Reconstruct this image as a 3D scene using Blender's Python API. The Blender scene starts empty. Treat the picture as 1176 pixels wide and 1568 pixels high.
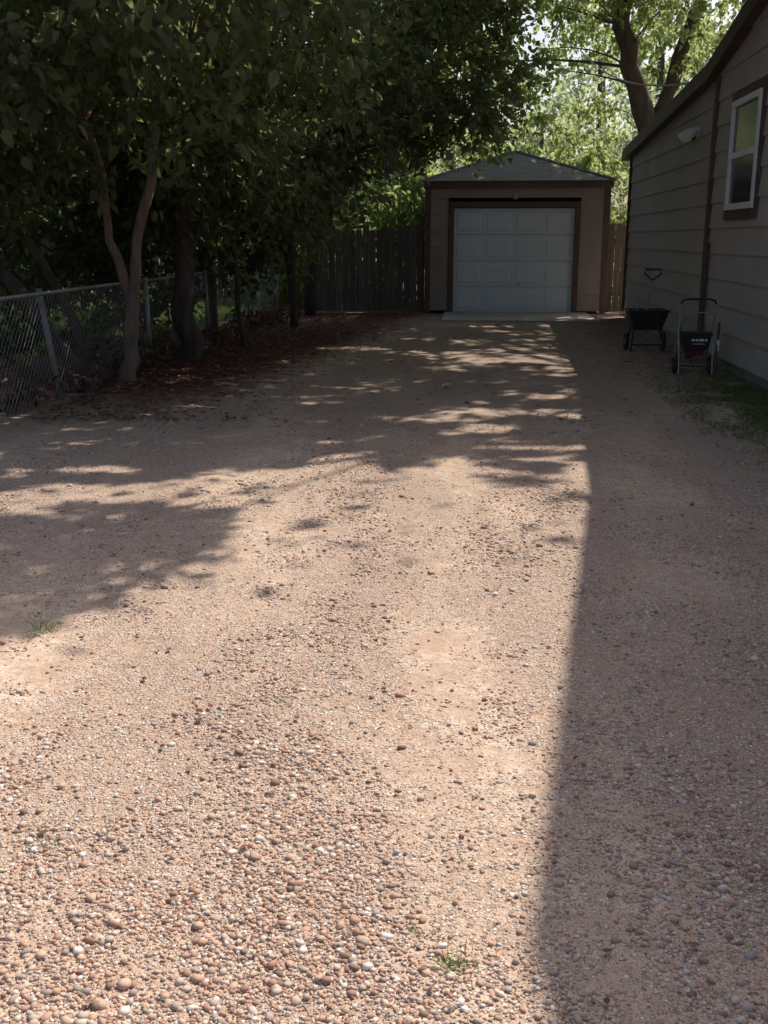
import bpy, bmesh, math
import numpy as np
from mathutils import Vector
rng = np.random.default_rng(7)
scene = bpy.context.scene
COL = scene.collection
SX, SY = 0.46, 0.67          # ground shadow offset per metre of height (sun ahead-right)

# ------------------------------------------------------------------ materials
def new_mat(name):
    m = bpy.data.materials.new(name); m.use_nodes = True
    nt = m.node_tree; nt.nodes.clear()
    out = nt.nodes.new('ShaderNodeOutputMaterial')
    return m, nt, out
def ramp(nt, fac, stops, interp='LINEAR'):
    r = nt.nodes.new('ShaderNodeValToRGB'); r.color_ramp.interpolation = interp
    els = r.color_ramp.elements
    while len(els) < len(stops): els.new(0.5)
    for e, (p, c) in zip(els, stops):
        e.position = p; e.color = (c[0], c[1], c[2], 1)
    nt.links.new(fac, r.inputs[0]); return r.outputs[0]
def mixc(nt, fac, a, b, mode='MIX'):
    m = nt.nodes.new('ShaderNodeMix'); m.data_type = 'RGBA'; m.blend_type = mode
    if isinstance(fac, (int, float)): m.inputs[0].default_value = fac
    else: nt.links.new(fac, m.inputs[0])
    for idx, v in ((6, a), (7, b)):
        if isinstance(v, tuple): m.inputs[idx].default_value = (v[0], v[1], v[2], 1)
        else: nt.links.new(v, m.inputs[idx])
    return m.outputs[2]
def math_n(nt, op, a, b=None, clamp=False):
    m = nt.nodes.new('ShaderNodeMath'); m.operation = op; m.use_clamp = clamp
    for i, v in enumerate((a, b)):
        if v is None: continue
        if isinstance(v, (int, float)): m.inputs[i].default_value = v
        else: nt.links.new(v, m.inputs[i])
    return m.outputs[0]
def pos(nt): return nt.nodes.new('ShaderNodeNewGeometry').outputs['Position']
def noise(nt, vec, scale, detail=4, rough=0.55):
    n = nt.nodes.new('ShaderNodeTexNoise'); n.inputs['Scale'].default_value = scale
    n.inputs['Detail'].default_value = detail; n.inputs['Roughness'].default_value = rough
    nt.links.new(vec, n.inputs['Vector']); return n.outputs[0]
def mapping(nt, vec, s):
    m = nt.nodes.new('ShaderNodeMapping'); m.inputs['Scale'].default_value = s
    nt.links.new(vec, m.inputs['Vector']); return m.outputs[0]
def bump(nt, h, strength, dist, prev=None):
    b = nt.nodes.new('ShaderNodeBump'); b.inputs['Strength'].default_value = strength
    b.inputs['Distance'].default_value = dist
    nt.links.new(h, b.inputs['Height'])
    if prev is not None: nt.links.new(prev, b.inputs['Normal'])
    return b.outputs[0]
def bsdf(nt, out, col, rough=0.8, nrm=None, metal=0.0, spec=0.3):
    p = nt.nodes.new('ShaderNodeBsdfPrincipled')
    if isinstance(col, tuple): p.inputs['Base Color'].default_value = (*col, 1)
    else: nt.links.new(col, p.inputs['Base Color'])
    if isinstance(rough, (int, float)): p.inputs['Roughness'].default_value = rough
    else: nt.links.new(rough, p.inputs['Roughness'])
    p.inputs['Metallic'].default_value = metal
    p.inputs['Specular IOR Level'].default_value = spec
    if nrm is not None: nt.links.new(nrm, p.inputs['Normal'])
    nt.links.new(p.outputs[0], out.inputs[0]); return p

def simple(name, c1, c2, scale=3, rough=0.8, bs=0.2, bd=0.01, bscale=60, metal=0, spec=0.3, stretch=(1,1,1)):
    m, nt, out = new_mat(name)
    P = mapping(nt, pos(nt), stretch)
    n = noise(nt, P, scale, 6, 0.6)
    c = ramp(nt, n, [(0.3, c1), (0.7, c2)])
    nb = noise(nt, P, bscale, 3)
    bsdf(nt, out, c, rough, bump(nt, nb, bs, bd), metal, spec)
    return m

def leaf_mat(name, dark, mid, light, trans, tmix=0.45):
    m, nt, out = new_mat(name)
    a = nt.nodes.new('ShaderNodeAttribute'); a.attribute_name = 'var'
    c = ramp(nt, a.outputs['Fac'], [(0.0, dark), (0.55, mid), (1.0, light)])
    p = nt.nodes.new('ShaderNodeBsdfPrincipled')
    nt.links.new(c, p.inputs['Base Color']); p.inputs['Roughness'].default_value = 0.5
    p.inputs['Specular IOR Level'].default_value = 0.4
    t = nt.nodes.new('ShaderNodeBsdfTranslucent')
    tc = mixc(nt, a.outputs['Fac'], tuple(x*0.6 for x in trans), trans)
    nt.links.new(tc, t.inputs[0])
    mx = nt.nodes.new('ShaderNodeMixShader'); mx.inputs[0].default_value = tmix
    nt.links.new(p.outputs[0], mx.inputs[1]); nt.links.new(t.outputs[0], mx.inputs[2])
    nt.links.new(mx.outputs[0], out.inputs[0])
    return m

M_leaf = leaf_mat('leaf_green', (0.062,0.078,0.045), (0.11,0.132,0.068), (0.20,0.22,0.11), (0.36,0.44,0.15), 0.48)
M_leafS = leaf_mat('leaf_shade', (0.035,0.043,0.028), (0.058,0.07,0.038), (0.10,0.115,0.055), (0.20,0.27,0.08), 0.4)  # darker leaf copy, shade put into the colour
M_leafB = leaf_mat('leaf_backlit', (0.09,0.12,0.05), (0.15,0.20,0.08), (0.24,0.29,0.11), (0.56,0.68,0.24), 0.55)  # brighter leaf copy, backlight put into the colour
M_leafD = leaf_mat('leaf_distant', (0.13,0.16,0.10), (0.21,0.25,0.155), (0.31,0.36,0.22), (0.62,0.74,0.40), 0.55)  # paler leaf copy, distance haze mixed into the colour
M_dead = leaf_mat('leaf_dead', (0.10,0.042,0.032), (0.21,0.10,0.07), (0.42,0.27,0.17), (0.25,0.13,0.06), 0.2)
M_grass = leaf_mat('grass_blade', (0.08,0.12,0.035), (0.14,0.20,0.06), (0.3,0.3,0.13), (0.25,0.38,0.08), 0.4)
M_bark = simple('bark', (0.06,0.046,0.038), (0.15,0.12,0.10), 9, 0.95, 0.9, 0.03, 28, stretch=(1,1,0.25))
M_barkL = simple('bark_light', (0.16,0.115,0.095), (0.31,0.235,0.195), 9, 0.95, 0.7, 0.02, 30, stretch=(1,1,0.3))
M_trim = simple('brown_trim', (0.08,0.053,0.043), (0.13,0.088,0.072), 4, 0.6)
M_trimG = simple('garage_trim', (0.125,0.08,0.062), (0.185,0.125,0.098), 4, 0.6)
M_white = simple('white_paint', (0.74,0.75,0.77), (0.82,0.82,0.83), 2, 0.45, 0.05, 0.003)
M_door = simple('door_paint', (0.76,0.80,0.86), (0.81,0.85,0.90), 1.3, 0.5, 0.05, 0.003)
M_black = simple('black_plastic', (0.02,0.02,0.02), (0.045,0.045,0.045), 8, 0.45)
M_red = simple('red_paint', (0.10,0.03,0.025), (0.17,0.05,0.04), 8, 0.6)
M_steel = simple('galvanised_steel', (0.28,0.28,0.28), (0.44,0.44,0.44), 20, 0.5, 0.1, 0.002, 80, metal=0.4)
M_wire = simple('wire', (0.20,0.20,0.20), (0.32,0.32,0.32), 20, 0.6, metal=0.2)
M_conc = simple('concrete', (0.34,0.32,0.295), (0.48,0.45,0.42), 3, 0.9, 0.4, 0.004, 90)
M_found = simple('foundation', (0.25,0.235,0.21), (0.36,0.34,0.31), 5, 0.9, 0.4, 0.01, 60)

def siding_mat(name, base):
    m, nt, out = new_mat(name)
    P = pos(nt)
    n1 = noise(nt, P, 0.9, 5, 0.6)
    n2 = noise(nt, mapping(nt, P, (9, 9, 1.2)), 1.0, 5, 0.7)
    c = ramp(nt, n1, [(0.3, tuple(x*0.86 for x in base)), (0.7, tuple(x*1.1 for x in base))])
    c = mixc(nt, math_n(nt, 'MULTIPLY', n2, 0.3), c, tuple(x*0.6 for x in base))
    grain = noise(nt, mapping(nt, P, (3, 3, 60)), 2.0, 4)
    bsdf(nt, out, c, 0.75, bump(nt, grain, 0.35, 0.004))
    return m
M_siding = siding_mat('taupe_siding', (0.49,0.44,0.40))
M_sidingG = siding_mat('garage_siding', (0.43,0.35,0.305))

def shingle_mat():
    m, nt, out = new_mat('asphalt_shingles')
    P = pos(nt)
    b = nt.nodes.new('ShaderNodeTexBrick'); nt.links.new(P, b.inputs['Vector'])
    b.inputs['Scale'].default_value = 3.2; b.inputs['Mortar Size'].default_value = 0.02
    b.inputs['Color1'].default_value = (0.20,0.19,0.185,1); b.inputs['Color2'].default_value = (0.38,0.36,0.345,1)
    b.inputs['Mortar'].default_value = (0.08,0.07,0.065,1)
    n = noise(nt, P, 40, 3)
    c = mixc(nt, 0.5, b.outputs[0], ramp(nt, n, [(0.3,(0.14,0.13,0.125)),(0.7,(0.42,0.40,0.38))]))
    bsdf(nt, out, c, 0.95, bump(nt, b.outputs['Fac'], 0.5, -0.02))
    return m
M_shingle = shingle_mat()

def wood_mat():
    m, nt, out = new_mat('weathered_wood')
    P = pos(nt)
    a = nt.nodes.new('ShaderNodeAttribute'); a.attribute_name = 'var'
    g = noise(nt, mapping(nt, P, (22, 22, 1.2)), 1.0, 6, 0.65)
    c = ramp(nt, g, [(0.3,(0.12,0.095,0.085)),(0.7,(0.32,0.265,0.235))])
    c = mixc(nt, math_n(nt,'MULTIPLY',a.outputs['Fac'],0.55), c, (0.11,0.085,0.075))
    bsdf(nt, out, c, 0.95, bump(nt, g, 0.5, 0.01))
    return m
M_wood = wood_mat()

def drive_mat():
    m, nt, out = new_mat('gravel_dirt')
    P = pos(nt)
    sep = nt.nodes.new('ShaderNodeSeparateXYZ'); nt.links.new(P, sep.inputs[0])
    big0 = noise(nt, mapping(nt, P, (1, 0.4, 1)), 1.2, 5, 0.55)
    t1 = math_n(nt,'SUBTRACT',1.0, math_n(nt,'MULTIPLY', math_n(nt,'ABSOLUTE', math_n(nt,'ADD', sep.outputs[0], 0.10)), 3.2), True)
    t2 = math_n(nt,'SUBTRACT',1.0, math_n(nt,'MULTIPLY', math_n(nt,'ABSOLUTE', math_n(nt,'ADD', sep.outputs[0], 1.65)), 2.4), True)
    tr = math_n(nt,'MAXIMUM', t1, t2)
    big = math_n(nt,'ADD', big0, math_n(nt,'MULTIPLY', tr, 0.08))
    med = noise(nt, P, 5, 6, 0.65)
    mid = noise(nt, P, 22, 5, 0.7)
    fine = noise(nt, P, 170, 3, 0.65)
    dirt = ramp(nt, big, [(0.38,(0.50,0.325,0.225)),(0.5,(0.65,0.46,0.335)),(0.62,(0.80,0.625,0.48))])
    dirt = mixc(nt, ramp(nt, med, [(0.38,(0.85,)*3),(0.58,(0,)*3)]), dirt, (0.46,0.285,0.195))
    dirt = mixc(nt, ramp(nt, mid, [(0.42,(0.7,)*3),(0.55,(0,)*3)]), dirt, (0.38,0.255,0.18))
    dirt = mixc(nt, 0.4, dirt, ramp(nt, fine, [(0.32,(0.28,0.19,0.14)),(0.68,(0.86,0.69,0.56))]))
    heights = []
    col = dirt
    for sc, thr in ((68, 0.47), (125, 0.42)):
        v = nt.nodes.new('ShaderNodeTexVoronoi'); v.inputs['Scale'].default_value = sc
        nt.links.new(P, v.inputs['Vector'])
        sc_ = nt.nodes.new('ShaderNodeSeparateColor'); nt.links.new(v.outputs['Color'], sc_.inputs[0])
        stone = ramp(nt, sc_.outputs[0], [(0.0,(0.22,0.17,0.145)),(0.2,(0.48,0.29,0.205)),(0.42,(0.66,0.46,0.35)),
                                         (0.62,(0.40,0.355,0.32)),(0.8,(0.72,0.61,0.52)),(0.95,(0.84,0.78,0.72))])
        d = ramp(nt, v.outputs['Distance'], [(0.36,(1,)*3),(0.5,(0,)*3)])
        dens = math_n(nt, 'ADD', med, math_n(nt, 'MULTIPLY', math_n(nt,'SUBTRACT',0.53,big), 1.9))
        pres = math_n(nt, 'GREATER_THAN', math_n(nt,'ADD', dens, math_n(nt,'MULTIPLY',sc_.outputs[1],0.35)), thr+0.17)
        k = math_n(nt, 'MULTIPLY', d, pres)
        col = mixc(nt, math_n(nt,'MULTIPLY',k,0.85), col, stone)
        heights.append(math_n(nt, 'MULTIPLY', k, math_n(nt,'SUBTRACT',1.0,v.outputs['Distance'])))
    lim = math_n(nt,'SUBTRACT', math_n(nt,'ADD', sep.outputs[0], 2.5), math_n(nt,'MULTIPLY', math_n(nt,'SUBTRACT', sep.outputs[1], 10.0), 0.14))
    e = math_n(nt, 'ADD', math_n(nt,'MULTIPLY', lim, -1.4), math_n(nt,'MULTIPLY', math_n(nt,'SUBTRACT',med,0.42), 3.4))
    y1 = math_n(nt, 'MULTIPLY', math_n(nt,'SUBTRACT', sep.outputs[1], 8.6), 0.4, True)
    mul = math_n(nt, 'MULTIPLY', math_n(nt,'MULTIPLY', e, 1.0, True), y1, True)
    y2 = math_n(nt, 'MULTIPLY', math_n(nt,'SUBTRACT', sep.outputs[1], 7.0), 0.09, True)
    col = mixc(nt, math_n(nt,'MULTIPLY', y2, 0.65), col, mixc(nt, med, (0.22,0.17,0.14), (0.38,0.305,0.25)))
    mc = ramp(nt, noise(nt, P, 30, 4), [(0.35,(0.07,0.025,0.02)),(0.65,(0.19,0.075,0.058))])
    col = mixc(nt, mul, col, mc)
    h = math_n(nt, 'ADD', heights[0], math_n(nt,'MULTIPLY',heights[1],0.6))
    b1 = bump(nt, med, 0.7, 0.03)
    b1b = bump(nt, mid, 0.7, 0.013, b1)
    b2 = bump(nt, fine, 0.5, 0.004, b1b)
    b3 = bump(nt, h, 0.9, 0.008, b2)
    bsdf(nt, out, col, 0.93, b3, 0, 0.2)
    return m
M_drive = drive_mat()
def ground_mat():
    m, nt, out = new_mat('yard_ground')
    P = pos(nt)
    n = noise(nt, P, 0.5, 5); f = noise(nt, P, 30, 4)
    g = ramp(nt, f, [(0.3,(0.06,0.09,0.03)),(0.7,(0.14,0.19,0.06))])
    d = ramp(nt, f, [(0.3,(0.10,0.055,0.04)),(0.7,(0.24,0.15,0.11))])
    c = mixc(nt, ramp(nt, n, [(0.38,(0,)*3),(0.5,(1,)*3)]), g, d)
    bsdf(nt, out, c, 0.95, bump(nt, f, 0.8, 0.04))
    return m
M_ground = ground_mat()
def pebble_mat():
    m, nt, out = new_mat('pebble')
    a = nt.nodes.new('ShaderNodeAttribute'); a.attribute_name = 'var'
    c = ramp(nt, a.outputs['Fac'], [(0.0,(0.15,0.12,0.105)),(0.08,(0.36,0.20,0.145)),(0.28,(0.52,0.32,0.23)),(0.50,(0.65,0.455,0.345)),
        (0.61,(0.33,0.295,0.275)),(0.73,(0.57,0.47,0.40)),(0.91,(0.70,0.60,0.52)),(0.975,(0.82,0.77,0.71)),(1.0,(0.90,0.87,0.84))])
    n = noise(nt, pos(nt), 220, 3)
    c = mixc(nt, math_n(nt,'MULTIPLY',n,0.42), c, (0.48,0.34,0.25))
    bsdf(nt, out, c, 0.88, None, 0, 0.2)
    return m
M_pebble = pebble_mat()
def glass_mat():
    m, nt, out = new_mat('window_glass')
    bsdf(nt, out, (0.02,0.022,0.022), 0.15, None, 0, 0.4); return m
M_glass = glass_mat()

# ------------------------------------------------------------------ mesh helpers
def link(o, parent=None):
    COL.objects.link(o)
    if parent is not None: o.parent = parent
    return o
def empty(name):
    o = bpy.data.objects.new(name, None); o.empty_display_size = 0.2; return link(o)
def np_mesh(name, V, F, mat, parent=None, var=None, smooth=False):
    V = np.asarray(V, dtype=np.float32); F = np.asarray(F, dtype=np.int32)
    me = bpy.data.meshes.new(name)
    k = F.shape[1]
    me.vertices.add(len(V)); me.vertices.foreach_set('co', V.ravel())
    me.loops.add(F.size); me.loops.foreach_set('vertex_index', F.ravel())
    me.polygons.add(len(F)); me.polygons.foreach_set('loop_start', np.arange(0, F.size, k, dtype=np.int32))
    me.polygons.foreach_set('loop_total', np.full(len(F), k, dtype=np.int32))
    if smooth: me.polygons.foreach_set('use_smooth', np.ones(len(F), dtype=bool))
    me.update(calc_edges=True)
    if var is not None:
        a = me.attributes.new('var', 'FLOAT', 'POINT'); a.data.foreach_set('value', np.asarray(var, dtype=np.float32))
    me.materials.append(mat)
    return link(bpy.data.objects.new(name, me), parent)

class G:
    def __init__(s): s.v=[]; s.f=[]; s.m=[]; s.mats=[]; s.var=[]; s.cv=0.5
    def mi(s, mat):
        if mat not in s.mats: s.mats.append(mat)
        return s.mats.index(mat)
    def add(s, vs, fs, mat):
        o=len(s.v); s.v += [tuple(v) for v in vs]; s.var += [s.cv]*len(vs)
        i=s.mi(mat)
        for f in fs: s.f.append([a+o for a in f]); s.m.append(i)
    def box(s, lo, hi, mat, taper=None):
        x0,y0,z0=lo; x1,y1,z1=hi
        vs=[(x0,y0,z0),(x1,y0,z0),(x1,y1,z0),(x0,y1,z0),(x0,y0,z1),(x1,y0,z1),(x1,y1,z1),(x0,y1,z1)]
        if taper:
            cx=(x0+x1)/2; cy=(y0+y1)/2
            vs=[(cx+(x-cx)*taper,cy+(y-cy)*taper,z) if z==z0 else (x,y,z) for x,y,z in vs]
        s.add(vs,[(0,3,2,1),(4,5,6,7),(0,1,5,4),(1,2,6,5),(2,3,7,6),(3,0,4,7)],mat)
    def tube(s, pts, r, mat, n=8, cap=True):
        pts=[Vector(p) for p in pts]
        if isinstance(r,(int,float)): r=[r]*len(pts)
        vs=[];fs=[]; up=Vector((0.13,0.21,1)).normalized(); a=None
        for i,p in enumerate(pts):
            d=(pts[min(i+1,len(pts)-1)]-pts[max(i-1,0)]).normalized()
            if a is None:
                a=d.cross(up)
                if a.length<0.1: a=d.cross(Vector((1,0,0)))
            a=(a-d*a.dot(d)).normalized(); b=d.cross(a)
            for k in range(n):
                t=2*math.pi*k/n; vs.append(p+(a*math.cos(t)+b*math.sin(t))*r[i])
        for i in range(len(pts)-1):
            for k in range(n):
                k2=(k+1)%n; fs.append((i*n+k,i*n+k2,(i+1)*n+k2,(i+1)*n+k))
        if cap:
            fs.append(tuple(range(n))[::-1]); fs.append(tuple((len(pts)-1)*n+k for k in range(n)))
        s.add(vs,fs,mat)
    def torus(s, c, axis, R, r, mat, n=20, m=8):
        c=Vector(c); ax=Vector(axis).normalized(); a=ax.orthogonal().normalized(); b=ax.cross(a)
        vs=[];fs=[]
        for i in range(n):
            t=2*math.pi*i/n; d=a*math.cos(t)+b*math.sin(t)
            for j in range(m):
                q=2*math.pi*j/m; vs.append(c+d*(R+r*math.cos(q))+ax*r*math.sin(q))
        for i in range(n):
            for j in range(m):
                fs.append((i*m+j,((i+1)%n)*m+j,((i+1)%n)*m+(j+1)%m,i*m+(j+1)%m))
        s.add(vs,fs,mat)
    def wedge(s, p0, p1, out, z0, z1, mat, tb=0.026, tt=0.003):
        vs=[]
        for p in (p0,p1):
            vs += [(p[0]+out[0]*tb,p[1]+out[1]*tb,z0),(p[0]+out[0]*tt,p[1]+out[1]*tt,z1),
                   (p[0]-out[0]*0.03,p[1]-out[1]*0.03,z1),(p[0]-out[0]*0.03,p[1]-out[1]*0.03,z0)]
        s.add(vs,[(0,1,5,4),(0,4,7,3),(1,2,6,5),(0,3,2,1),(4,5,6,7)],mat)
    def obj(s, name, parent=None, cuts=(), bev=0, smooth=False):
        me=bpy.data.meshes.new(name); me.from_pydata(s.v,[],s.f)
        for m in s.mats: me.materials.append(m)
        me.polygons.foreach_set('material_index', s.m)
        a=me.attributes.new('var','FLOAT','POINT'); a.data.foreach_set('value', s.var)
        bm=bmesh.new(); bm.from_mesh(me)
        for co,no in cuts:
            bmesh.ops.bisect_plane(bm, geom=bm.verts[:]+bm.edges[:]+bm.faces[:], plane_co=co, plane_no=no, clear_outer=True)
        bmesh.ops.recalc_face_normals(bm, faces=bm.faces[:])
        bm.to_mesh(me); bm.free()
        if smooth: me.polygons.foreach_set('use_smooth',[True]*len(me.polygons))
        o=link(bpy.data.objects.new(name,me),parent)
        if bev:
            b=o.modifiers.new('bevel','BEVEL'); b.width=bev; b.segments=2; b.limit_method='ANGLE'
        return o

_ph = rng.uniform(0, 6.28, (40,)); _an = rng.uniform(0, 6.28, (40,))
def nz(x, y, s=1.0, o=0):
    r = 0; amp = 1; tot = 0
    for i in range(6):
        a=_an[(i*3+o)%40]; f=s*(1.0+0.75*i)
        r = r + amp*np.sin(f*(x*np.cos(a)+y*np.sin(a))+_ph[(i+o)%40]+1.3*np.sin(f*0.7*(y*np.cos(a)-x*np.sin(a))+_ph[(i*2+o+5)%40]))
        tot += amp; amp*=0.82
    return r/tot

# ------------------------------------------------------------------ where sun reaches the ground (gaps in the canopy)
LIT = [(1.8,-4),(-6,-4),(-5.5,2.6),(-2.6,3.2),(-1.85,3.7),(-1.65,4.2),(-1.3,4.6),(-1.2,5.0),(-1.45,5.5),(-1.35,5.85),(-2.2,5.95),(-3.4,5.7),(-3.6,6.0),
       (-2.6,6.35),(-1.75,6.8),(-1.2,7.4),(-.8,7.8),(-.4,6.9),(-.1,7.6),(0.15,6.4),(.5,6.9),(.7,5.9),(1.8,5.7)]
def pip(x,y,poly):
    ins=np.zeros(len(x),bool); n=len(poly); j=n-1
    for i in range(n):
        xi,yi=poly[i]; xj,yj=poly[j]
        c=((yi>y)!=(yj>y)) & (x < (xj-xi)*(y-yi)/((yj-yi)+1e-9)+xi)
        ins ^= c; j=i
    return ins
SPOTS=[(-1.75,15.2,.6,.28),(-.9,16.8,.3,.15),(0.3,9.6,.7,.22),(.8,10.5,.35,.18),(.15,8.8,.4,.2),(1.0,12.3,.2,.25),(.4,19.3,.5,.3),(1.6,19.6,.5,.35),
       (-1.5,9.9,.3,.08),(.95,9.3,.25,.25),(-.3,9.2,.35,.16),(.5,8.0,.35,.2),(.9,7.0,.22,.4),
       (-5.2,19.5,.9,1.2),(-6.2,21,1.2,1.4),(-5.6,16.4,.5,.8),(-7.5,24,1.4,2),(.1,21.9,.4,.2),(-.6,22.1,.3,.15),(.6,22.6,.2,.2),(-5.0,14,.3,.6)]
def keep_mask(P):
    gx=P[:,0]-SX*P[:,2]; gy=P[:,1]-SY*P[:,2]
    dx=gx+0.12*nz(gx,gy,5.0,3)+0.30*nz(gx*.6,gy*2.2,5.5,17); dy=gy+0.10*nz(gx,gy,6.0,11)
    lit=pip(dx,dy,LIT)
    for (a,b,c,d) in SPOTS: lit |= ((dx-a)/c)**2+((dy-b)/d)**2<1
    zone=(gy>5.6)&(gy<12)&(gx>-3.6)&(gx<2)
    lit |= zone & (nz(gx*0.8,gy*2.4,2.2,7) > 0.32+0.08*(gy-8))
    zone2=(gy>=12)&(gy<23)&(gx>-3.6)&(gx<2.5)
    lit |= zone2 & (nz(gx*0.9,gy*1.9,3.0,27) > 0.68)
    hi=P[:,2]>0.9
    top=(P[:,2]>5.0)&(gx<-3.9)&(nz(gx,gy,1.3,31)>0.05)
    return ~(((lit & hi) | top) & (rng.random(len(P))<0.985))

# ------------------------------------------------------------------ foliage
def rand_dir(n):
    v=rng.normal(size=(n,3)); return v/np.linalg.norm(v,axis=1,keepdims=True)
def leaf_geo(C, D, L, W):
    n=len(C); up=rand_dir(n)
    S=np.cross(D,up); S/= (np.linalg.norm(S,axis=1,keepdims=True)+1e-6)
    Nn=np.cross(S,D); L=L[:,None]; W=W[:,None]
    V=np.empty((n,6,3))
    V[:,0]=C; V[:,3]=C+D*L-Nn*L*0.12
    V[:,1]=C+D*L*.28+S*W*.5+Nn*W*.18; V[:,5]=C+D*L*.28-S*W*.5+Nn*W*.18
    V[:,2]=C+D*L*.66+S*W*.36+Nn*W*.1; V[:,4]=C+D*L*.66-S*W*.36+Nn*W*.1
    b=(np.arange(n)*6)[:,None]
    F=np.concatenate([b+np.array([[0,1,2,3]]), b+np.array([[0,3,4,5]])],0)
    return V.reshape(-1,3),F
def sprays(centers, outd, size, twigs=6, per=14, tl=0.7, droop=0.35):
    nc=len(centers)
    d=rand_dir(nc*twigs).reshape(nc,twigs,3)+outd[:,None,:]*0.6; d[...,2]=d[...,2]*0.55-0.1
    d/=np.linalg.norm(d,axis=2,keepdims=True)
    t=rng.uniform(0.05,1,(nc,twigs,per))
    ln=rng.uniform(0.5,1.1,(nc,twigs,1))*tl
    P=centers[:,None,None,:]+d[:,:,None,:]*(t*ln)[...,None]
    P[...,2]-=droop*tl*t**2
    P=P+rng.normal(size=P.shape)*0.035*tl/0.7
    LD=d[:,:,None,:]*0.6+rng.normal(size=P.shape)*0.55; LD[...,2]-=0.45
    P=P.reshape(-1,3); LD=LD.reshape(-1,3); LD/=np.linalg.norm(LD,axis=1,keepdims=True)
    k=keep_mask(P); P=P[k]; LD=LD[k]
    L=size*rng.uniform(0.55,1.3,len(P)); W=L*rng.uniform(0.45,0.7,len(P))
    return P,LD,L,W
def crown_pts(c, r, n, shell=0.45):
    d=rand_dir(n); rad=rng.uniform(shell**3,1,n)**(1/3)
    P=np.array(c)+d*rad[:,None]*np.array(r)
    k=(nz(P[:,0]+P[:,2]*.7,P[:,1]-P[:,2]*.5,1.6,5)>-0.27)
    return P[k], d[k]
def tree(name, stems, crowns, size=0.1, mat=None, bark=None, branch_frac=0.35, tl=0.7, per=11, twigs=6):
    e=empty(name); g=G(); bark=bark or M_bark; mat=mat or M_leaf
    nodes=[]
    for st in stems:
        pts=[np.array(p[:3],float) for p in st]; rs=[p[3] for p in st]
        P=[];R=[]
        for i in range(len(pts)-1):
            m=5
            for k in range(m):
                t=k/m; q=pts[i]*(1-t)+pts[i+1]*t; rr=rs[i]*(1-t)+rs[i+1]*t
                if not (i==0 and k==0): q=q+rng.normal(size=3)*0.22*rr+np.array([.03*math.sin(4*q[2]+q[1]),.02*math.cos(5*q[2]),0])
                P.append(q); R.append(rr*rng.uniform(.92,1.08))
        P.append(pts[-1]); R.append(rs[-1])
        g.tube(P,R,bark,10); nodes += [(p,r) for p,r in zip(P,R) if p[2]>1.6]
    NP=np.array([p for p,_ in nodes])
    allP=[];allD=[];allL=[];allW=[]
    for cr in crowns:
        c,r,n=cr[:3]; sz=cr[3] if len(cr)>3 else size
        C,D=crown_pts(c,r,n)
        P,LD,L,W=sprays(C,D,sz,twigs,per,tl*(sz/size)**.5)
        allP.append(P);allD.append(LD);allL.append(L);allW.append(W)
        kc=keep_mask(C)
        for q in C[kc][:int(len(C)*branch_frac)]:
            dd=np.linalg.norm(NP-q,axis=1)+np.maximum(0,NP[:,2]-q[2]+0.3)*2
            j=int(np.argmin(dd)); a=NP[j]; r0=min(nodes[j][1]*0.6,0.012+0.009*dd[j])
            mid=a*0.5+q*0.5+np.array([0,0,0.12*dd[j]])+rng.normal(size=3)*0.06*dd[j]
            pts=[a*(1-t)**2+2*mid*t*(1-t)+q*t*t for t in (0,.25,.5,.75,1)]
            g.tube(pts,[r0,r0*.8,r0*.6,r0*.42,r0*.25],bark,5,False)
    g.obj('trunk',e,smooth=True)
    P=np.concatenate(allP);D=np.concatenate(allD);L=np.concatenate(allL);W=np.concatenate(allW)
    V,F=leaf_geo(P,D,L,W)
    np_mesh('foliage',V,F,mat,e,np.repeat(rng.random(len(P))*0.7+0.3*(0.5+0.5*nz(P[:,0],P[:,1]+P[:,2],1.2,9)),6))
    return e

# left row
tree('twin_stem_tree',
  [[(-3.78,11.42,-.1,.10),(-3.74,11.4,.5,.076),(-3.66,11.4,1.03,.062),(-3.46,11.4,1.99,.052),(-3.3,11.35,2.97,.046),(-2.9,11.1,4.5,.04),(-1.8,10.3,5.9,.035),(-.2,9.6,6.5,.02)],
   [(-3.8,11.44,.3,.056),(-3.74,11.45,.9,.054),(-3.88,11.4,1.7,.046),(-4.1,11.3,3,.04),(-4.5,11.2,5,.03)],
   [(-3.3,11.35,2.97,.03),(-2.5,10.8,3.7,.022),(-1.8,10.2,4.3,.013)],
   [(-1.8,10.3,5.9,.03),(-.6,11.4,6.3,.025),(.4,12.4,6.5,.015)]],
  [((-4.1,10.4,4.2),(2.4,2.7,2.1),185,.14),((-2.6,10.2,4.1),(1.7,1.6,1.1),70,.14),((-4.6,9.3,3.1),(1.0,1.3,.9),45,.14),((-1.0,9.4,6.3),(2.9,2.5,.8),330,.15),((.1,12.3,6.5),(2.5,1.8,.7),200,.15)], size=0.11, bark=M_barkL)
tree('leaning_tree',
  [[(-3.92,10.7,-.1,.09),(-4.1,10.68,.25,.08),(-4.8,10.6,1.25,.07),(-5.6,10.4,2.6,.06),(-6.2,10.2,4.6,.04)],
   [(-4.0,11.1,-.1,.06),(-4.3,11.1,.8,.052),(-4.75,11.1,1.7,.045),(-5.3,11.1,3.4,.035)]],
  [((-5.6,10.8,4.0),(1.8,2.2,2.3),180,.13)], size=0.11, bark=M_bark)
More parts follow.
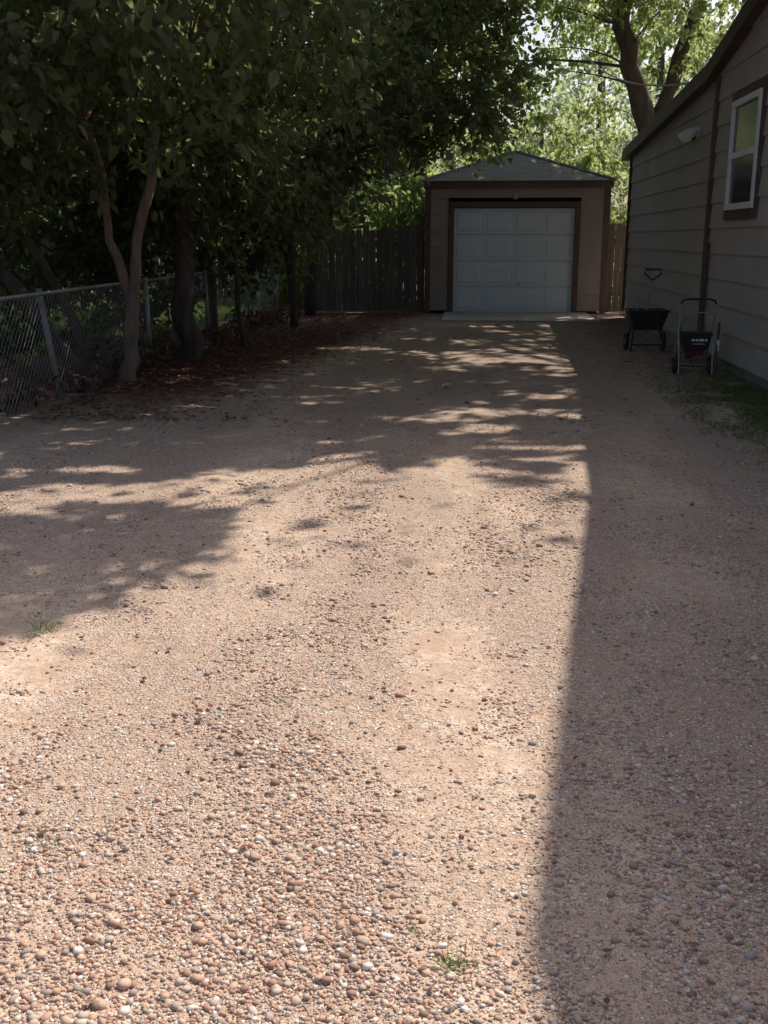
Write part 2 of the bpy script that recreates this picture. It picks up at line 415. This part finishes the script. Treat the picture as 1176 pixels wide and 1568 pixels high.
tree('deciduous_tree',
  [[(-3.7,13.6,-.1,.16),(-3.7,13.6,.8,.13),(-3.72,13.65,2.5,.115),(-3.9,13.8,5,.09),(-4.1,14,7.4,.05)],
   [(-3.72,13.6,1.2,.045),(-3.0,13.4,2.7,.036),(-1.8,13.2,4.3,.022)]],
  [((-4.2,13.9,5.0),(2.5,2.4,3.1),260,.13),((-2.4,13.5,4.7),(1.8,1.8,1.6),115,.13),((-3.9,14.4,2.5),(1.1,1.2,.9),65,.12)], size=0.12)
tree('deciduous_tree',
  [[(-4.1,16.6,-.1,.10),(-4.1,16.6,2,.085),(-3.7,16.8,4.5,.07),(-2.4,16.7,6.3,.055),(.4,16.5,7.4,.03)],
   [(-3.35,15.6,-.1,.045),(-3.5,15.6,1.4,.038),(-3.2,15.4,3.5,.03)]],
  [((-3.9,17,5.0),(2.8,2.4,3.3),240,.13),((.3,16.6,7.3),(3.0,3.4,1.2),340,.17),((-3.3,16.3,2.5),(1.1,1.3,1.0),70,.12)], size=0.12)
tree('deciduous_tree',
  [[(-3.2,19.2,-.1,.075),(-3.3,19.2,2.2,.065),(-2.8,19.3,4.5,.05),(-1.8,19.5,6.6,.035)]],
  [((-2.5,19.3,5.5),(2.9,2.5,2.9),300,.13),((-.6,19.6,4.5),(1.5,1.5,1.4),105,.13),((-3.0,18.9,2.4),(.9,1.3,1.0),55,.12)], size=0.12, mat=M_leaf)
tree('deciduous_tree',
  [[(-3.3,21.9,-.1,.13),(-3.25,21.9,3,.11),(-3.0,22,5,.09),(-2.2,22.4,7.8,.06)],
   [(-3.5,21.5,-.1,.07),(-3.75,21.4,2.6,.06),(-4.2,21.2,5.4,.05)]],
  [((-2.7,22.4,6.4),(3.4,2.6,3.1),290,.14),((-4.5,20.6,4.4),(2.2,2.4,2.6),150,.14)], size=0.13)
# trees behind the garage / neighbour yard
tree('deciduous_tree',
  [[(-2.1,28,-.1,.22),(-2.1,28,3.5,.19),(-1.6,27.5,6,.15),(.2,26,9,.08)],[(-1.6,28.6,-.1,.14),(-1.5,28.6,4,.12),(-.6,28.4,7,.07)]],
  [((.2,25,9.4),(5.2,4.6,2.2),420,.2),((-3.4,29.5,5.4),(3.0,2.4,2.6),130,.17),((-5.5,30,3.6),(3,2.2,2.4),100,.17)], size=0.15, mat=M_leafB)
tree('forked_tree',
  [[(4.85,30.2,-.1,.38),(4.8,30.2,3.2,.31),(4.6,30.2,4.4,.28),(3.9,30,6.9,.22),(2.8,29,10,.14)],
   [(4.65,30.2,4.0,.22),(5.3,30.3,5.6,.19),(5.9,30.3,8,.14)],
   [(7.2,31.5,-.1,.25),(6.9,31.5,4.2,.2),(7.3,31.4,8,.14)]],
  [((4.6,22.2,9.7),(4.3,5.8,2.2),430,.2),((6.5,31,8.4),(5,3.5,2.6),250,.16),((1.6,31,8.0),(3.4,3,2.4),140,.16)], size=0.15, mat=M_leafB, branch_frac=.15)
tree('unseen_shade_tree',  # unseen tree behind the house, added to throw streaky shade on the driveway
  [[(10.4,15,-.1,.35),(10.3,15,4,.3),(9.0,14.6,7,.2),(6.5,14.2,8.2,.12),(3.6,13.6,8.6,.05)]],
  [((4.1,13.3,8.4),(3.0,3.4,1.0),370,.19),((9.5,15,9),(3,3.5,2),100,.2)], size=.16, mat=M_leafB, branch_frac=.15)

# shrubs
def thicket(name, boxes, mat, size, per=11, twigs=6, tl=0.7):
    Ps=[]
    for (x0,x1,y0,y1,z0,z1,n) in boxes:
        P=rng.uniform((x0,y0,z0),(x1,y1,z1),(n,3))
        k=(nz(P[:,0]+P[:,2],P[:,1]-P[:,2]*.6,1.3,2)>-0.25)
        Ps.append(P[k])
    C=np.concatenate(Ps)
    P,D,L,W=sprays(C,rand_dir(len(C))*.5,size,twigs,per,tl)
    P[:,2]=np.maximum(P[:,2],0.03)
    V,F=leaf_geo(P,D,L,W)
    return np_mesh(name,V,F,mat,None,np.repeat(rng.random(len(P))*.6+.4*(.5+.5*nz(P[:,0],P[:,1]+P[:,2],1.5,9)),6))
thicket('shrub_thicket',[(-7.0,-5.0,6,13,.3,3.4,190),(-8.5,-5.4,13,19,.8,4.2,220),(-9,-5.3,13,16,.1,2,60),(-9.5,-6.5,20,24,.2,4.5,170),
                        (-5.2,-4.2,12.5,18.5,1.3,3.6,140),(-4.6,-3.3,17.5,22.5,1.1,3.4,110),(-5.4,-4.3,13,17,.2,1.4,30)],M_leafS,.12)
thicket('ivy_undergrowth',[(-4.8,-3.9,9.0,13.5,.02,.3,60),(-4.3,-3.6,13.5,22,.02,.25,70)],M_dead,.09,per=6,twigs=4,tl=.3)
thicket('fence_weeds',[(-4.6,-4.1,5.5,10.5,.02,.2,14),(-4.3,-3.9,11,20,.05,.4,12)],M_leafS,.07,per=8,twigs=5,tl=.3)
thicket('back_hedge',[(-6,-1,24.5,27,.2,3.0,170),(-9,-3.5,30,34,.5,6.5,150),(-3.5,4,31,36,.5,5.5,190),(3,9,33,37,.3,5.0,110),(2.6,4.2,24.5,27,.2,2.2,30)],M_leafB,.18)
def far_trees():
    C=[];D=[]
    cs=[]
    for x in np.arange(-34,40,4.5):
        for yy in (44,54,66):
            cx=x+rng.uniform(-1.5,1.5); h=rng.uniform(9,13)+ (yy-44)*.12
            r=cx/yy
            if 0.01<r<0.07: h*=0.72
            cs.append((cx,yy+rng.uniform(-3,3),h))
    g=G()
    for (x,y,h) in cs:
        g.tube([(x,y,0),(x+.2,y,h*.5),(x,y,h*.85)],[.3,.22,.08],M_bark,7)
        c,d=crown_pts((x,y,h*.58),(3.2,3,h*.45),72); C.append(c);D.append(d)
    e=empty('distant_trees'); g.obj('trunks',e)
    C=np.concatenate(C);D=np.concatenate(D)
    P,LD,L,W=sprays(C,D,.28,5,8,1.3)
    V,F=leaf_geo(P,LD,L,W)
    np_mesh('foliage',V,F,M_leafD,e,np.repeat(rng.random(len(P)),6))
far_trees()

# ------------------------------------------------------------------ ground
g=G(); g.add([(-250,-250,-.03),(250,-250,-.03),(250,350,-.03),(-250,350,-.03)],[(0,1,2,3)],M_ground); g.obj('ground')
def gz(X,Y): return 0.013*nz(X,Y,1.3,4)+0.006*nz(X,Y,4.5,14)
nx,ny=140,480
xs=np.linspace(-4.5,3.13,nx); ys=np.linspace(-6,22.74,ny)
X,Y=np.meshgrid(xs,ys); Z=gz(X,Y)
V=np.stack([X,Y,Z],-1).reshape(-1,3)
idx=np.arange(nx*ny).reshape(ny,nx)
F=np.stack([idx[:-1,:-1],idx[:-1,1:],idx[1:,1:],idx[1:,:-1]],-1).reshape(-1,4)
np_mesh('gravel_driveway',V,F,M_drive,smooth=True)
g=G(); g.box((-.55,20.4,-.1),(2.45,22.78,.035),M_conc); g.obj('concrete_apron',bev=.015)

# loose gravel
bm=bmesh.new(); bmesh.ops.create_icosphere(bm,subdivisions=1,radius=1)
iv=np.array([v.co[:] for v in bm.verts]); fi=np.array([[v.index for v in f.verts] for f in bm.faces]); bm.free()
n=340000
py=1.3*(9.5/1.3)**rng.random(n)
px=rng.uniform(-1,1,n)*(0.55*py+0.7)-0.06*py
trk=np.maximum(np.exp(-((px+.10+.14*np.sin(py*1.5))/.19)**2),np.exp(-((px+1.65)/.3)**2))*np.clip((py-1.9)*.9,.2,1)
dens=0.30+0.85*nz(px,py*.5,2.4,21)+0.9*nz(px,py*.75,6.0,8)+np.clip((3.2-py)*.17,0,.28)-.33*trk
k=(rng.random(n)<np.clip(dens,0.045,1))&(px>-3.8)&(px<3.05)
px=px[k];py=py[k]; n=len(px)
pz=gz(px,py)
s=np.clip(rng.lognormal(math.log(.0033),.50,n),.0015,.0125)*(1+0.035*py)
sc3=rng.uniform(.6,1.35,(n,3))*s[:,None]; sc3[:,2]*=.62
a=rng.uniform(0,6.28,n); ca,sa=np.cos(a),np.sin(a)
vv=iv[None]*sc3[:,None,:]*(1+rng.uniform(-.3,.3,(n,12,1)))
V=np.empty((n,12,3))
V[...,0]=vv[...,0]*ca[:,None]-vv[...,1]*sa[:,None]+px[:,None]
V[...,1]=vv[...,0]*sa[:,None]+vv[...,1]*ca[:,None]+py[:,None]
V[...,2]=vv[...,2]+(pz+sc3[:,2]*.32)[:,None]
F=(fi[None]+(np.arange(n)*12)[:,None,None]).reshape(-1,3)
np_mesh('loose_gravel',V.reshape(-1,3),F,M_pebble,None,np.repeat(rng.random(n),12),smooth=False)

# fallen leaves
def litter(name, P, smin, smax, mat):
    n=len(P); d=rand_dir(n); d[:,2]*=.25; d/=np.linalg.norm(d,axis=1,keepdims=True)
    L=rng.uniform(smin,smax,n); V,F=leaf_geo(P,d,L,L*.6)
    V=V.reshape(n,6,3); V[...,2]=np.maximum(V[...,2]*.4+.008,.012)+gz(P[:,0],P[:,1])[:,None]
    return np_mesh(name,V.reshape(-1,3),F,mat,None,np.repeat(rng.random(n),6))
n=4800
P=np.stack([rng.uniform(-3.9,3,n),rng.uniform(8.5,22.5,n),np.full(n,.01)],1)
w=np.clip(.25+.5*nz(P[:,0],P[:,1],1.1,3)+.5*(np.abs(P[:,0]+.3)>2.2),.05,1); P=P[rng.random(n)<w]
n=750; P2=np.stack([rng.uniform(-3,3,n),rng.uniform(1.5,9,n),np.full(n,.01)],1)
n=6200; P3=np.stack([-3.9+np.abs(rng.normal(0,1.0,n)),rng.uniform(8.8,22.5,n),np.full(n,.015)],1)
n=1000; P4=np.stack([3.0-np.abs(rng.normal(0,.45,n)),rng.uniform(8.5,21,n),np.full(n,.015)],1)
litter('fallen_leaves',np.concatenate([P,P3,P4]),.03,.08,M_dead)
litter('leaf_fragments',P2,.012,.035,M_dead)

# grass
def blades(name, P, h0, h1, lean=.5, w=.004, mat=M_grass):
    n=len(P); d=rand_dir(n)*lean; d[:,2]=1; d/=np.linalg.norm(d,axis=1,keepdims=True)
    s=np.cross(d,rand_dir(n)); s/=np.linalg.norm(s,axis=1,keepdims=True)
    h=rng.uniform(h0,h1,n)[:,None]
    V=np.empty((n,4,3)); V[:,0]=P-s*w; V[:,1]=P+s*w
    bend=np.concatenate([d[:,:2]*.5,np.full((n,1),-.15)],1)
    V[:,2]=P+d*h+bend*h+s*w*.3; V[:,3]=P+d*h+bend*h-s*w*.3
    F=(np.arange(n)*4)[:,None]+np.array([[0,1,2,3]])
    return np_mesh(name,V.reshape(-1,3),F,mat,None,np.repeat(rng.random(n),4))
n=15000; P=np.stack([3.1-np.abs(rng.normal(0,.5,n)),rng.normal(9.6,1.4,n),np.full(n,0.)],1)
k=(P[:,0]>1.9)&(nz(P[:,0],P[:,1],4,6)>-.3)&(P[:,1]>7.0); blades('grass_patch',P[k],.02,.07,.9,.0035)
n=26000; P=np.stack([rng.uniform(-10,-4.8,n),rng.uniform(14,28,n),np.full(n,-.03)],1); blades('lawn_grass',P,.08,.2,.5,.01)
for (x,y,r,c,h) in [(0.0,1.98,.022,60,.05),(-.08,2.08,.02,18,.04),(-1.68,3.86,.03,45,.12),(-1.07,2.35,.05,30,.03),(.71,2.34,.04,22,.035),(2.6,6.5,.12,80,.07)]:
    P=np.stack([rng.normal(x,r,c),rng.normal(y,r,c),np.full(c,.0)],1); P[:,2]=gz(P[:,0],P[:,1]); blades('grass_tuft',P,h*.4,h,1.0,.0013)

# ------------------------------------------------------------------ house
house=empty('house')
WX=3.12; YF=21.8; YC=14.2; YN=-2.2; PK=(6.05,5.92); KN=(9.6,4.58); EV=(14.5,3.60)
Zc=0.15; C=0.305
nf=Vector((0,(3.70-3.2),(22.3-14.1))).normalized()
g=G(); z=Zc
while z<4.2:
    g.wedge((WX,YC-.0),(WX,YF),(-1,0),z,z+C+.012,M_siding); z+=C
g.obj('siding_far',house,cuts=[((WX,22.3,3.2),nf)])
def plane_of(a,b):
    s_=(b[1]-a[1])/(b[0]-a[0]); n_=Vector((0,-s_,1)).normalized(); return ((WX,a[0],a[1]),n_)
for ya,yb,pa,pb in ((YN,PK[0],(-2.6,3.6),PK),(PK[0],KN[0],PK,KN),(KN[0],YC,KN,EV)):
    g=G(); z=Zc
    while z<6.2:
        g.wedge((WX-.06,ya),(WX-.06,yb),(-1,0),z,z+C+.012,M_siding); z+=C
    g.obj('siding_near',house,cuts=[plane_of(pa,pb)])
g=G()
g.box((WX+.0,YN+.05,-.1),(WX+.2,YF-.02,Zc+.02),M_found)
g.obj('foundation',house)
g=G()
g.box((WX+.04,YF-.05,0),(9,YF,3.15),M_siding); g.box((8.9,YN,0),(9.0,YF-.06,3.15),M_siding); g.box((WX+.04,YN,0),(8.89,YN+.05,3.6),M_siding)
g.obj('walls',house)
def slab(g, a, b, x0, x1, th, mat):
    (ya,za),(yb,zb)=a,b
    g.add([(x0,ya,za),(x1,ya,za),(x1,yb,zb),(x0,yb,zb),(x0,ya,za+th),(x1,ya,za+th),(x1,yb,zb+th),(x0,yb,zb+th)],
          [(0,3,2,1),(4,5,6,7),(0,1,5,4),(1,2,6,5),(2,3,7,6),(3,0,4,7)],mat)
def dn(p,d): return (p[0],p[1]-d)
g=G()
slab(g,(22.35,3.2),(14.12,3.70),2.98,9.2,.07,M_shingle)
for a,b in ((EV,KN),(KN,PK),(PK,(-2.6,3.6))): slab(g,a,b,2.93,9.2,.08,M_shingle)
g.obj('roof',house)
g=G()
slab(g,(22.33,3.04),(14.15,3.55),2.96,2.985,.19,M_trim)
slab(g,(22.3,3.05),(14.15,3.56),2.99,WX,.03,M_trim)
for a,b in ((EV,KN),(KN,PK),(PK,(-2.6,3.6))):
    slab(g,dn(a,.15),dn(b,.15),2.90,2.935,.2,M_trim); slab(g,dn(a,.13),dn(b,.13),2.94,WX,.03,M_trim)
g.box((2.99,22.28,3.06),(9.1,22.33,3.2),M_trim)
g.box((WX-.06,YF-.03,Zc),(WX-.0,YF+.05,3.1),M_trim)
g.box((WX-.115,YC-.02,Zc),(WX+.0,YC+.11,3.6),M_trim)
g.obj('trim',house)
# window
g=G(); y0,y1,z0,z1=12.0,13.25,1.87,3.08; xo=WX-.06
for lo,hi in [((xo-.05,y0-.09,z0-.11),(xo+.02,y1+.09,z0-.01)),((xo-.05,y0-.09,z1+.01),(xo+.02,y1+.09,z1+.09)),
              ((xo-.048,y0-.09,z0-.01),(xo+.02,y0-.01,z1+.01)),((xo-.048,y1+.01,z0-.01),(xo+.02,y1+.09,z1+.01))]:
    g.box(lo,hi,M_trim)
f=.07
for lo,hi in [((xo-.07,y0,z0),(xo,y1,z0+f)),((xo-.07,y0,z1-f),(xo,y1,z1)),((xo-.068,y0,z0+f),(xo,y0+f,z1-f)),((xo-.068,y1-f,z0+f),(xo,y1,z1-f)),
              ((xo-.06,y0+f,(z0+z1)/2-.035),(xo,y1-f,(z0+z1)/2+.035))]:
    g.box(lo,hi,M_white)
g.box((xo-.035,y0+f,z0+f),(xo-.03,y1-f,z1-f),M_glass)
g.obj('window',house,bev=.004)
g=G(); g.tube([(WX-.13,14.05,.12),(WX-.12,14.06,1.45),(WX-.12,14.06,1.5)],.035,M_trim,8); g.tube([(WX-.13,14.05,.12),(WX-.3,13.95,.05)],.035,M_trim,8)
g.obj('downspout',house,smooth=False)
g=G()
g.tube([(WX-.0,15.6,2.98),(WX-.06,15.6,2.98)],.07,M_white,14)
for dy in (-.15,.15):
    g.tube([(WX-.05,15.6+dy*.2,2.98),(WX-.10,15.6+dy*.7,2.97)],.018,M_white,8)
    g.tube([(WX-.07,15.6+dy*.8,2.99),(WX-.15,15.6+dy*1.05,2.95),(WX-.22,15.6+dy*1.25,2.9)],[.035,.07,.085],M_white,14)
g.tube([(WX-.06,15.6,2.94),(WX-.11,15.6,2.88)],[.03,.035],M_black,10)
g.obj('security_light',None)

# ------------------------------------------------------------------ garage
gar=empty('garage'); GY=22.8; GX0,GX1=-.95,2.82; DX0,DX1=-.37,2.13; DZ=2.17; E=2.60
g=G(); z=.06; c=.33
while z<E-.02:
    z1=min(z+c+.01,E)
    g.wedge((GX0+.05,GY),(DX0-.12,GY),(0,-1),z,z1,M_sidingG); g.wedge((DX1+.12,GY),(GX1-.05,GY),(0,-1),z,z1,M_sidingG)
    if z>DZ-.1: g.wedge((DX0-.12,GY),(DX1+.12,GY),(0,-1),max(z,DZ+.1),z1,M_sidingG)
    g.wedge((GX0,GY),(GX0,GY+6.2),(-1,0),z,z1,M_sidingG); g.wedge((GX1,GY),(GX1,GY+6.2),(1,0),z,z1,M_sidingG)
    g.wedge((GX0,GY+6.2),(GX1,GY+6.2),(0,1),z,z1,M_sidingG)
    z+=c
g.obj('siding',gar)
g=G()
g.box((GX0-.03,GY-.035,0),(GX0+.09,GY+.03,E),M_trimG); g.box((GX1-.09,GY-.035,0),(GX1+.03,GY+.03,E),M_trimG)
g.box((DX0-.11,GY-.04,0),(DX0-.003,GY+.12,DZ),M_trimG); g.box((DX1+.003,GY-.04,0),(DX1+.11,GY+.12,DZ),M_trimG)
g.box((DX0-.11,GY-.043,DZ+.002),(DX1+.11,GY+.12,DZ+.12),M_trimG)
ov=.07
x0,x1,y0,y1=GX0-ov,GX1+ov,GY-ov,GY+6.2+ov
g.box((x0,y0,E-.03),(x1,y0+.025,E+.10),M_trimG); g.box((x0,y0+.027,E-.03),(x0+.025,y1,E+.10),M_trimG); g.box((x1-.025,y0+.027,E-.03),(x1,y1,E+.10),M_trimG)
g.box((x0+.026,y0+.026,E-.0),(x1-.026,y1-.02,E+.02),M_trimG)
g.obj('trim',gar,bev=.004)
g=G(); cx=(x0+x1)/2; zr=3.42; ra=GY+1.95; rb=GY+4.3; ze=E+.105
x0-=.03;x1+=.03;y0-=.03
g.add([(x0,y0,ze),(x1,y0,ze),(x1,y1,ze),(x0,y1,ze),(cx,ra,zr),(cx,rb,zr)],[(0,1,4),(1,2,5,4),(2,3,5),(3,0,4,5),(0,3,2,1)],M_shingle)
for a,b in [((x0,y0,ze),(cx,ra,zr)),((x1,y0,ze),(cx,ra,zr)),((cx,ra,zr),(cx,rb,zr))]:
    g.tube([Vector(a)+Vector((0,0,.005)),Vector(b)+Vector((0,0,.01))],.035,M_shingle,6)
g.obj('roof',gar)
g=G(); nr=4; h=(DZ-.03)/nr
for i in range(nr):
    za=.025+i*h
    g.box((DX0,GY+.03,za),(DX1,GY+.07,za+h-.008),M_door)
    nc=4; w=(DX1-DX0)/nc
    for j in range(nc):
        a0,a1=DX0+j*w+.06,DX0+(j+1)*w-.06; b0,b1=za+.08,za+h-.09; t=.02
        yb=GY+.03; yf=GY+.018
        g.add([(a0,yb-.001,b0),(a1,yb-.001,b0),(a1,yb-.001,b1),(a0,yb-.001,b1),(a0+t,yf,b0+t),(a1-t,yf,b0+t),(a1-t,yf,b1-t),(a0+t,yf,b1-t)],
              [(0,1,5,4),(1,2,6,5),(2,3,7,6),(3,0,4,7),(4,5,6,7)],M_door)
g.box((DX0,GY+.025,.0),(DX1,GY+.06,.024),M_black)
g.tube([(1.0,GY+.0,.62),(1.0,GY+.03,.62)],.03,M_steel,10)
g.obj('garage_door',gar)
g=G(); g.box((GX0+.1,GY+.5,0),(GX1-.1,GY+.55,2.5),M_black); g.obj('dark_backing',gar)  # black sheet standing in for the darkness behind the door
g=G(); lx=.88
g.tube([(lx,GY-.03,2.42),(lx,GY-.09,2.44)],.035,M_black,10); g.tube([(lx,GY-.09,2.47),(lx,GY-.11,2.4),(lx,GY-.11,2.34)],[.02,.05,.055],M_steel,12)
g.obj('wall_lamp',gar)

# ------------------------------------------------------------------ wooden fence
def board_fence(name,xa,xb,y,h):
    g=G(); x=xa
    while x<xb-.02:
        w=.135; g.cv=float(rng.random()); hh=h+rng.uniform(-.06,.05); ln=rng.uniform(-.018,.018); yy=y+rng.uniform(-.008,.008)
        x2=min(x+w,xb)
        g.add([(x,yy,.02),(x2,yy,.02),(x2,yy+.018,.02),(x,yy+.018,.02),
               (x+ln,yy,hh-.03),(x2+ln,yy,hh-.03),(x2+ln,yy+.018,hh-.03),(x+ln,yy+.018,hh-.03),
               (x+ln+.03,yy,hh),(x2+ln-.03,yy,hh),(x2+ln-.03,yy+.018,hh),(x+ln+.03,yy+.018,hh)],
              [(0,1,5,4),(1,2,6,5),(2,3,7,6),(3,0,4,7),(4,5,9,8),(5,6,10,9),(6,7,11,10),(7,4,8,11),(8,9,10,11)],M_wood)
        x+=w+.012
    g.box((xa,y+.03,.35),(xb,y+.07,.44),M_wood); g.box((xa,y+.03,h-.4),(xb,y+.07,h-.31),M_wood)
    for px_ in (xa,xb-.09): g.box((px_,y+.075,0),(px_+.09,y+.165,h-.02),M_wood)
    g.obj(name)
board_fence('wooden_fence',-3.5,-1.0,23.0,1.78)
board_fence('wooden_gate',2.9,4.2,23.3,1.85)
board_fence('wooden_fence',-9,-3.6,26.5,1.8)

# ------------------------------------------------------------------ chain link fence
e=empty('chain_link_fence'); g=G(); FX=-4.05
fy0,fy1=3.0,22.5
for y in np.arange(4.0,22.5,3.03):
    lean=.12 if abs(y-10.06)<.1 else .0
    g.tube([(FX-lean,y-.03,1.08),(FX+.02,y,-.1)],.028,M_steel,10)
g.tube([(FX-.04,fy0,1.04),(FX-.04,fy1,1.04)],.019,M_steel,8)
g.obj('posts_and_rail',e,smooth=True)
g=G(); st=.085
for y in np.arange(fy0,fy1,st):
    for s_ in (1,-1):
        ya,yb=(y,y+1.0) if s_>0 else (y+1.0,y)
        if min(ya,yb)+1>fy1: continue
        g.tube([(FX-.0+.003*s_,ya,.03),(FX-.03+.003*s_,yb,1.03)],.0024,M_wire,4,False)
g.obj('wire_mesh',e)

# ------------------------------------------------------------------ garden cart
g=G(); cx,cy=2.5,15.3
g.box((cx-.27,cy-.22,.30),(cx+.27,cy+.22,.56),M_black,taper=.72)
g.tube([(cx-.28,cy-.23,.565),(cx+.28,cy-.23,.565),(cx+.28,cy+.23,.565),(cx-.28,cy+.23,.565),(cx-.28,cy-.23,.565)],.014,M_black,6)
for s_ in (-1,1):
    g.torus((cx+s_*.26,cy+.05,.13),(1,0,0),.105,.028,M_black); g.tube([(cx+s_*.235,cy+.05,.13),(cx+s_*.285,cy+.05,.13)],.05,M_steel,12)
    g.tube([(cx+s_*.2,cy-.18,.3),(cx+s_*.23,cy-.22,.0)],.013,M_black,6)
    g.tube([(cx+s_*.2,cy+.1,.32),(cx+s_*.24,cy+.05,.13)],.013,M_black,6)
g.tube([(cx-.26,cy+.05,.13),(cx+.26,cy+.05,.13)],.01,M_steel,6)
g.tube([(cx-.22,cy-.2,.1),(cx+.22,cy-.2,.1)],.01,M_black,6)
g.obj('garden_cart')
g=G()
g.tube([(cx-.02,cy+.05,.34),(cx+.01,cy,.8),(cx+.04,cy-.02,.98)],.014,M_steel,8)
g.tube([(cx+.04,cy-.02,.98),(cx-.06,cy-.03,1.07),(cx-.06,cy-.03,1.13),(cx+.16,cy-.03,1.13),(cx+.16,cy-.03,1.07),(cx+.04,cy-.02,.98)],.013,M_black,8)
g.tube([(cx-.12,cy+.05,.38),(cx-.16,cy+.05,.9)],.01,M_steel,8)
g.box((cx-.1,cy-.0,.33),(cx+.06,cy+.015,.5),M_steel,taper=.8)
g.obj('garden_shovel')
# ------------------------------------------------------------------ folding push spreader: tube frame, black hopper box, two wheels
g=G(); cx,cy=2.62,12.7
g.box((cx-.16,cy-.26,.30),(cx+.17,cy-.0,.47),M_black,taper=.8)
g.box((cx-.17,cy-.27,.47),(cx+.18,cy+.01,.495),M_black)
g.box((cx-.12,cy-.2,.22),(cx+.12,cy-.04,.30),M_red,taper=.7)
for s_ in (-1,1):
    g.torus((cx+s_*.2,cy-.1,.11),(1,0,0),.085,.024,M_black,18,6); g.tube([(cx+s_*.18,cy-.1,.11),(cx+s_*.22,cy-.1,.11)],.055,M_red,12)
    g.tube([(cx+s_*.19,cy-.3,.02),(cx+s_*.19,cy-.27,.2),(cx+s_*.2,cy-.2,.5),(cx+s_*.2,cy-.22,.82)],.010,M_steel,8)
    g.tube([(cx+s_*.18,cy+.2,.01),(cx+s_*.19,cy-.05,.34),(cx+s_*.17,cy-.3,.70)],.009,M_steel,8)
g.tube([(cx-.2,cy-.1,.11),(cx+.2,cy-.1,.11)],.01,M_steel,6)
g.tube([(cx-.2,cy-.22,.82),(cx-.18,cy-.22,.86),(cx-.12,cy-.22,.875),(cx+.12,cy-.22,.875),(cx+.18,cy-.22,.86),(cx+.2,cy-.22,.82)],.014,M_black,8)
g.tube([(cx-.17,cy-.3,.70),(cx-.13,cy-.31,.73),(cx+.13,cy-.31,.73),(cx+.17,cy-.3,.70)],.009,M_steel,8)
g.tube([(cx-.19,cy-.28,.12),(cx+.19,cy-.28,.12)],.011,M_red,8)
for i,(a,b) in enumerate([(-.06,-.02),(-.01,.02),(.03,.08),(.09,.12)]):
    g.box((cx+a,cy-.268,.40),(cx+b,cy-.262,.425),M_white)
g.box((cx-.04,cy-.266,.365),(cx+.1,cy-.259,.372),M_white)
g.obj('push_spreader',bev=.005)
g=G(); g.tube([(2.83,12.35,0),(2.84,12.36,.62)],.016,M_trim,8); g.tube([(2.84,12.36,.30),(2.84,12.36,.42)],.021,M_white,8); g.obj('garden_stake')

# overhead wire
g=G(); a=Vector((WX-.08,15.5,3.62)); b=Vector((2.75,30,6.35)); pts=[]
for i in range(21):
    t=i/20; p=a.lerp(b,t); p.z-=0.35*4*t*(1-t); pts.append(p)
g.tube(pts,.016,M_steel,6); g.obj('overhead_wire')

# ------------------------------------------------------------------ light, world, camera
S=Vector((SX,SY,1)).normalized(); el=math.asin(S.z); az=math.atan2(S.x,S.y)
w=bpy.data.worlds.new('World'); scene.world=w; w.use_nodes=True
nt=w.node_tree; bg=nt.nodes['Background']; sky=nt.nodes.new('ShaderNodeTexSky')
sky.sky_type='NISHITA'; sky.sun_disc=False; sky.sun_elevation=el; sky.sun_rotation=az; sky.air_density=1.0; sky.dust_density=4.0
nt.links.new(sky.outputs[0],bg.inputs[0]); bg.inputs[1].default_value=0.15
L=bpy.data.lights.new('sun','SUN'); L.energy=5.0; L.angle=math.radians(.55); L.color=(1,.93,.82)
o=bpy.data.objects.new('sun',L); link(o); o.rotation_mode='QUATERNION'; o.rotation_quaternion=S.to_track_quat('Z','Y'); o.location=(10,15,30)
cam=bpy.data.cameras.new('camera'); cam.sensor_fit='VERTICAL'; cam.sensor_height=36; cam.sensor_width=27; cam.lens=36*1600/1568; cam.clip_end=1000
c=bpy.data.objects.new('camera',cam); link(c); c.location=(0,0,1.55); c.rotation_euler=(math.radians(90-14.67),0,math.radians(4.63))
scene.camera=c
scene.view_settings.view_transform='Standard'; scene.view_settings.look='None'; scene.view_settings.exposure=0
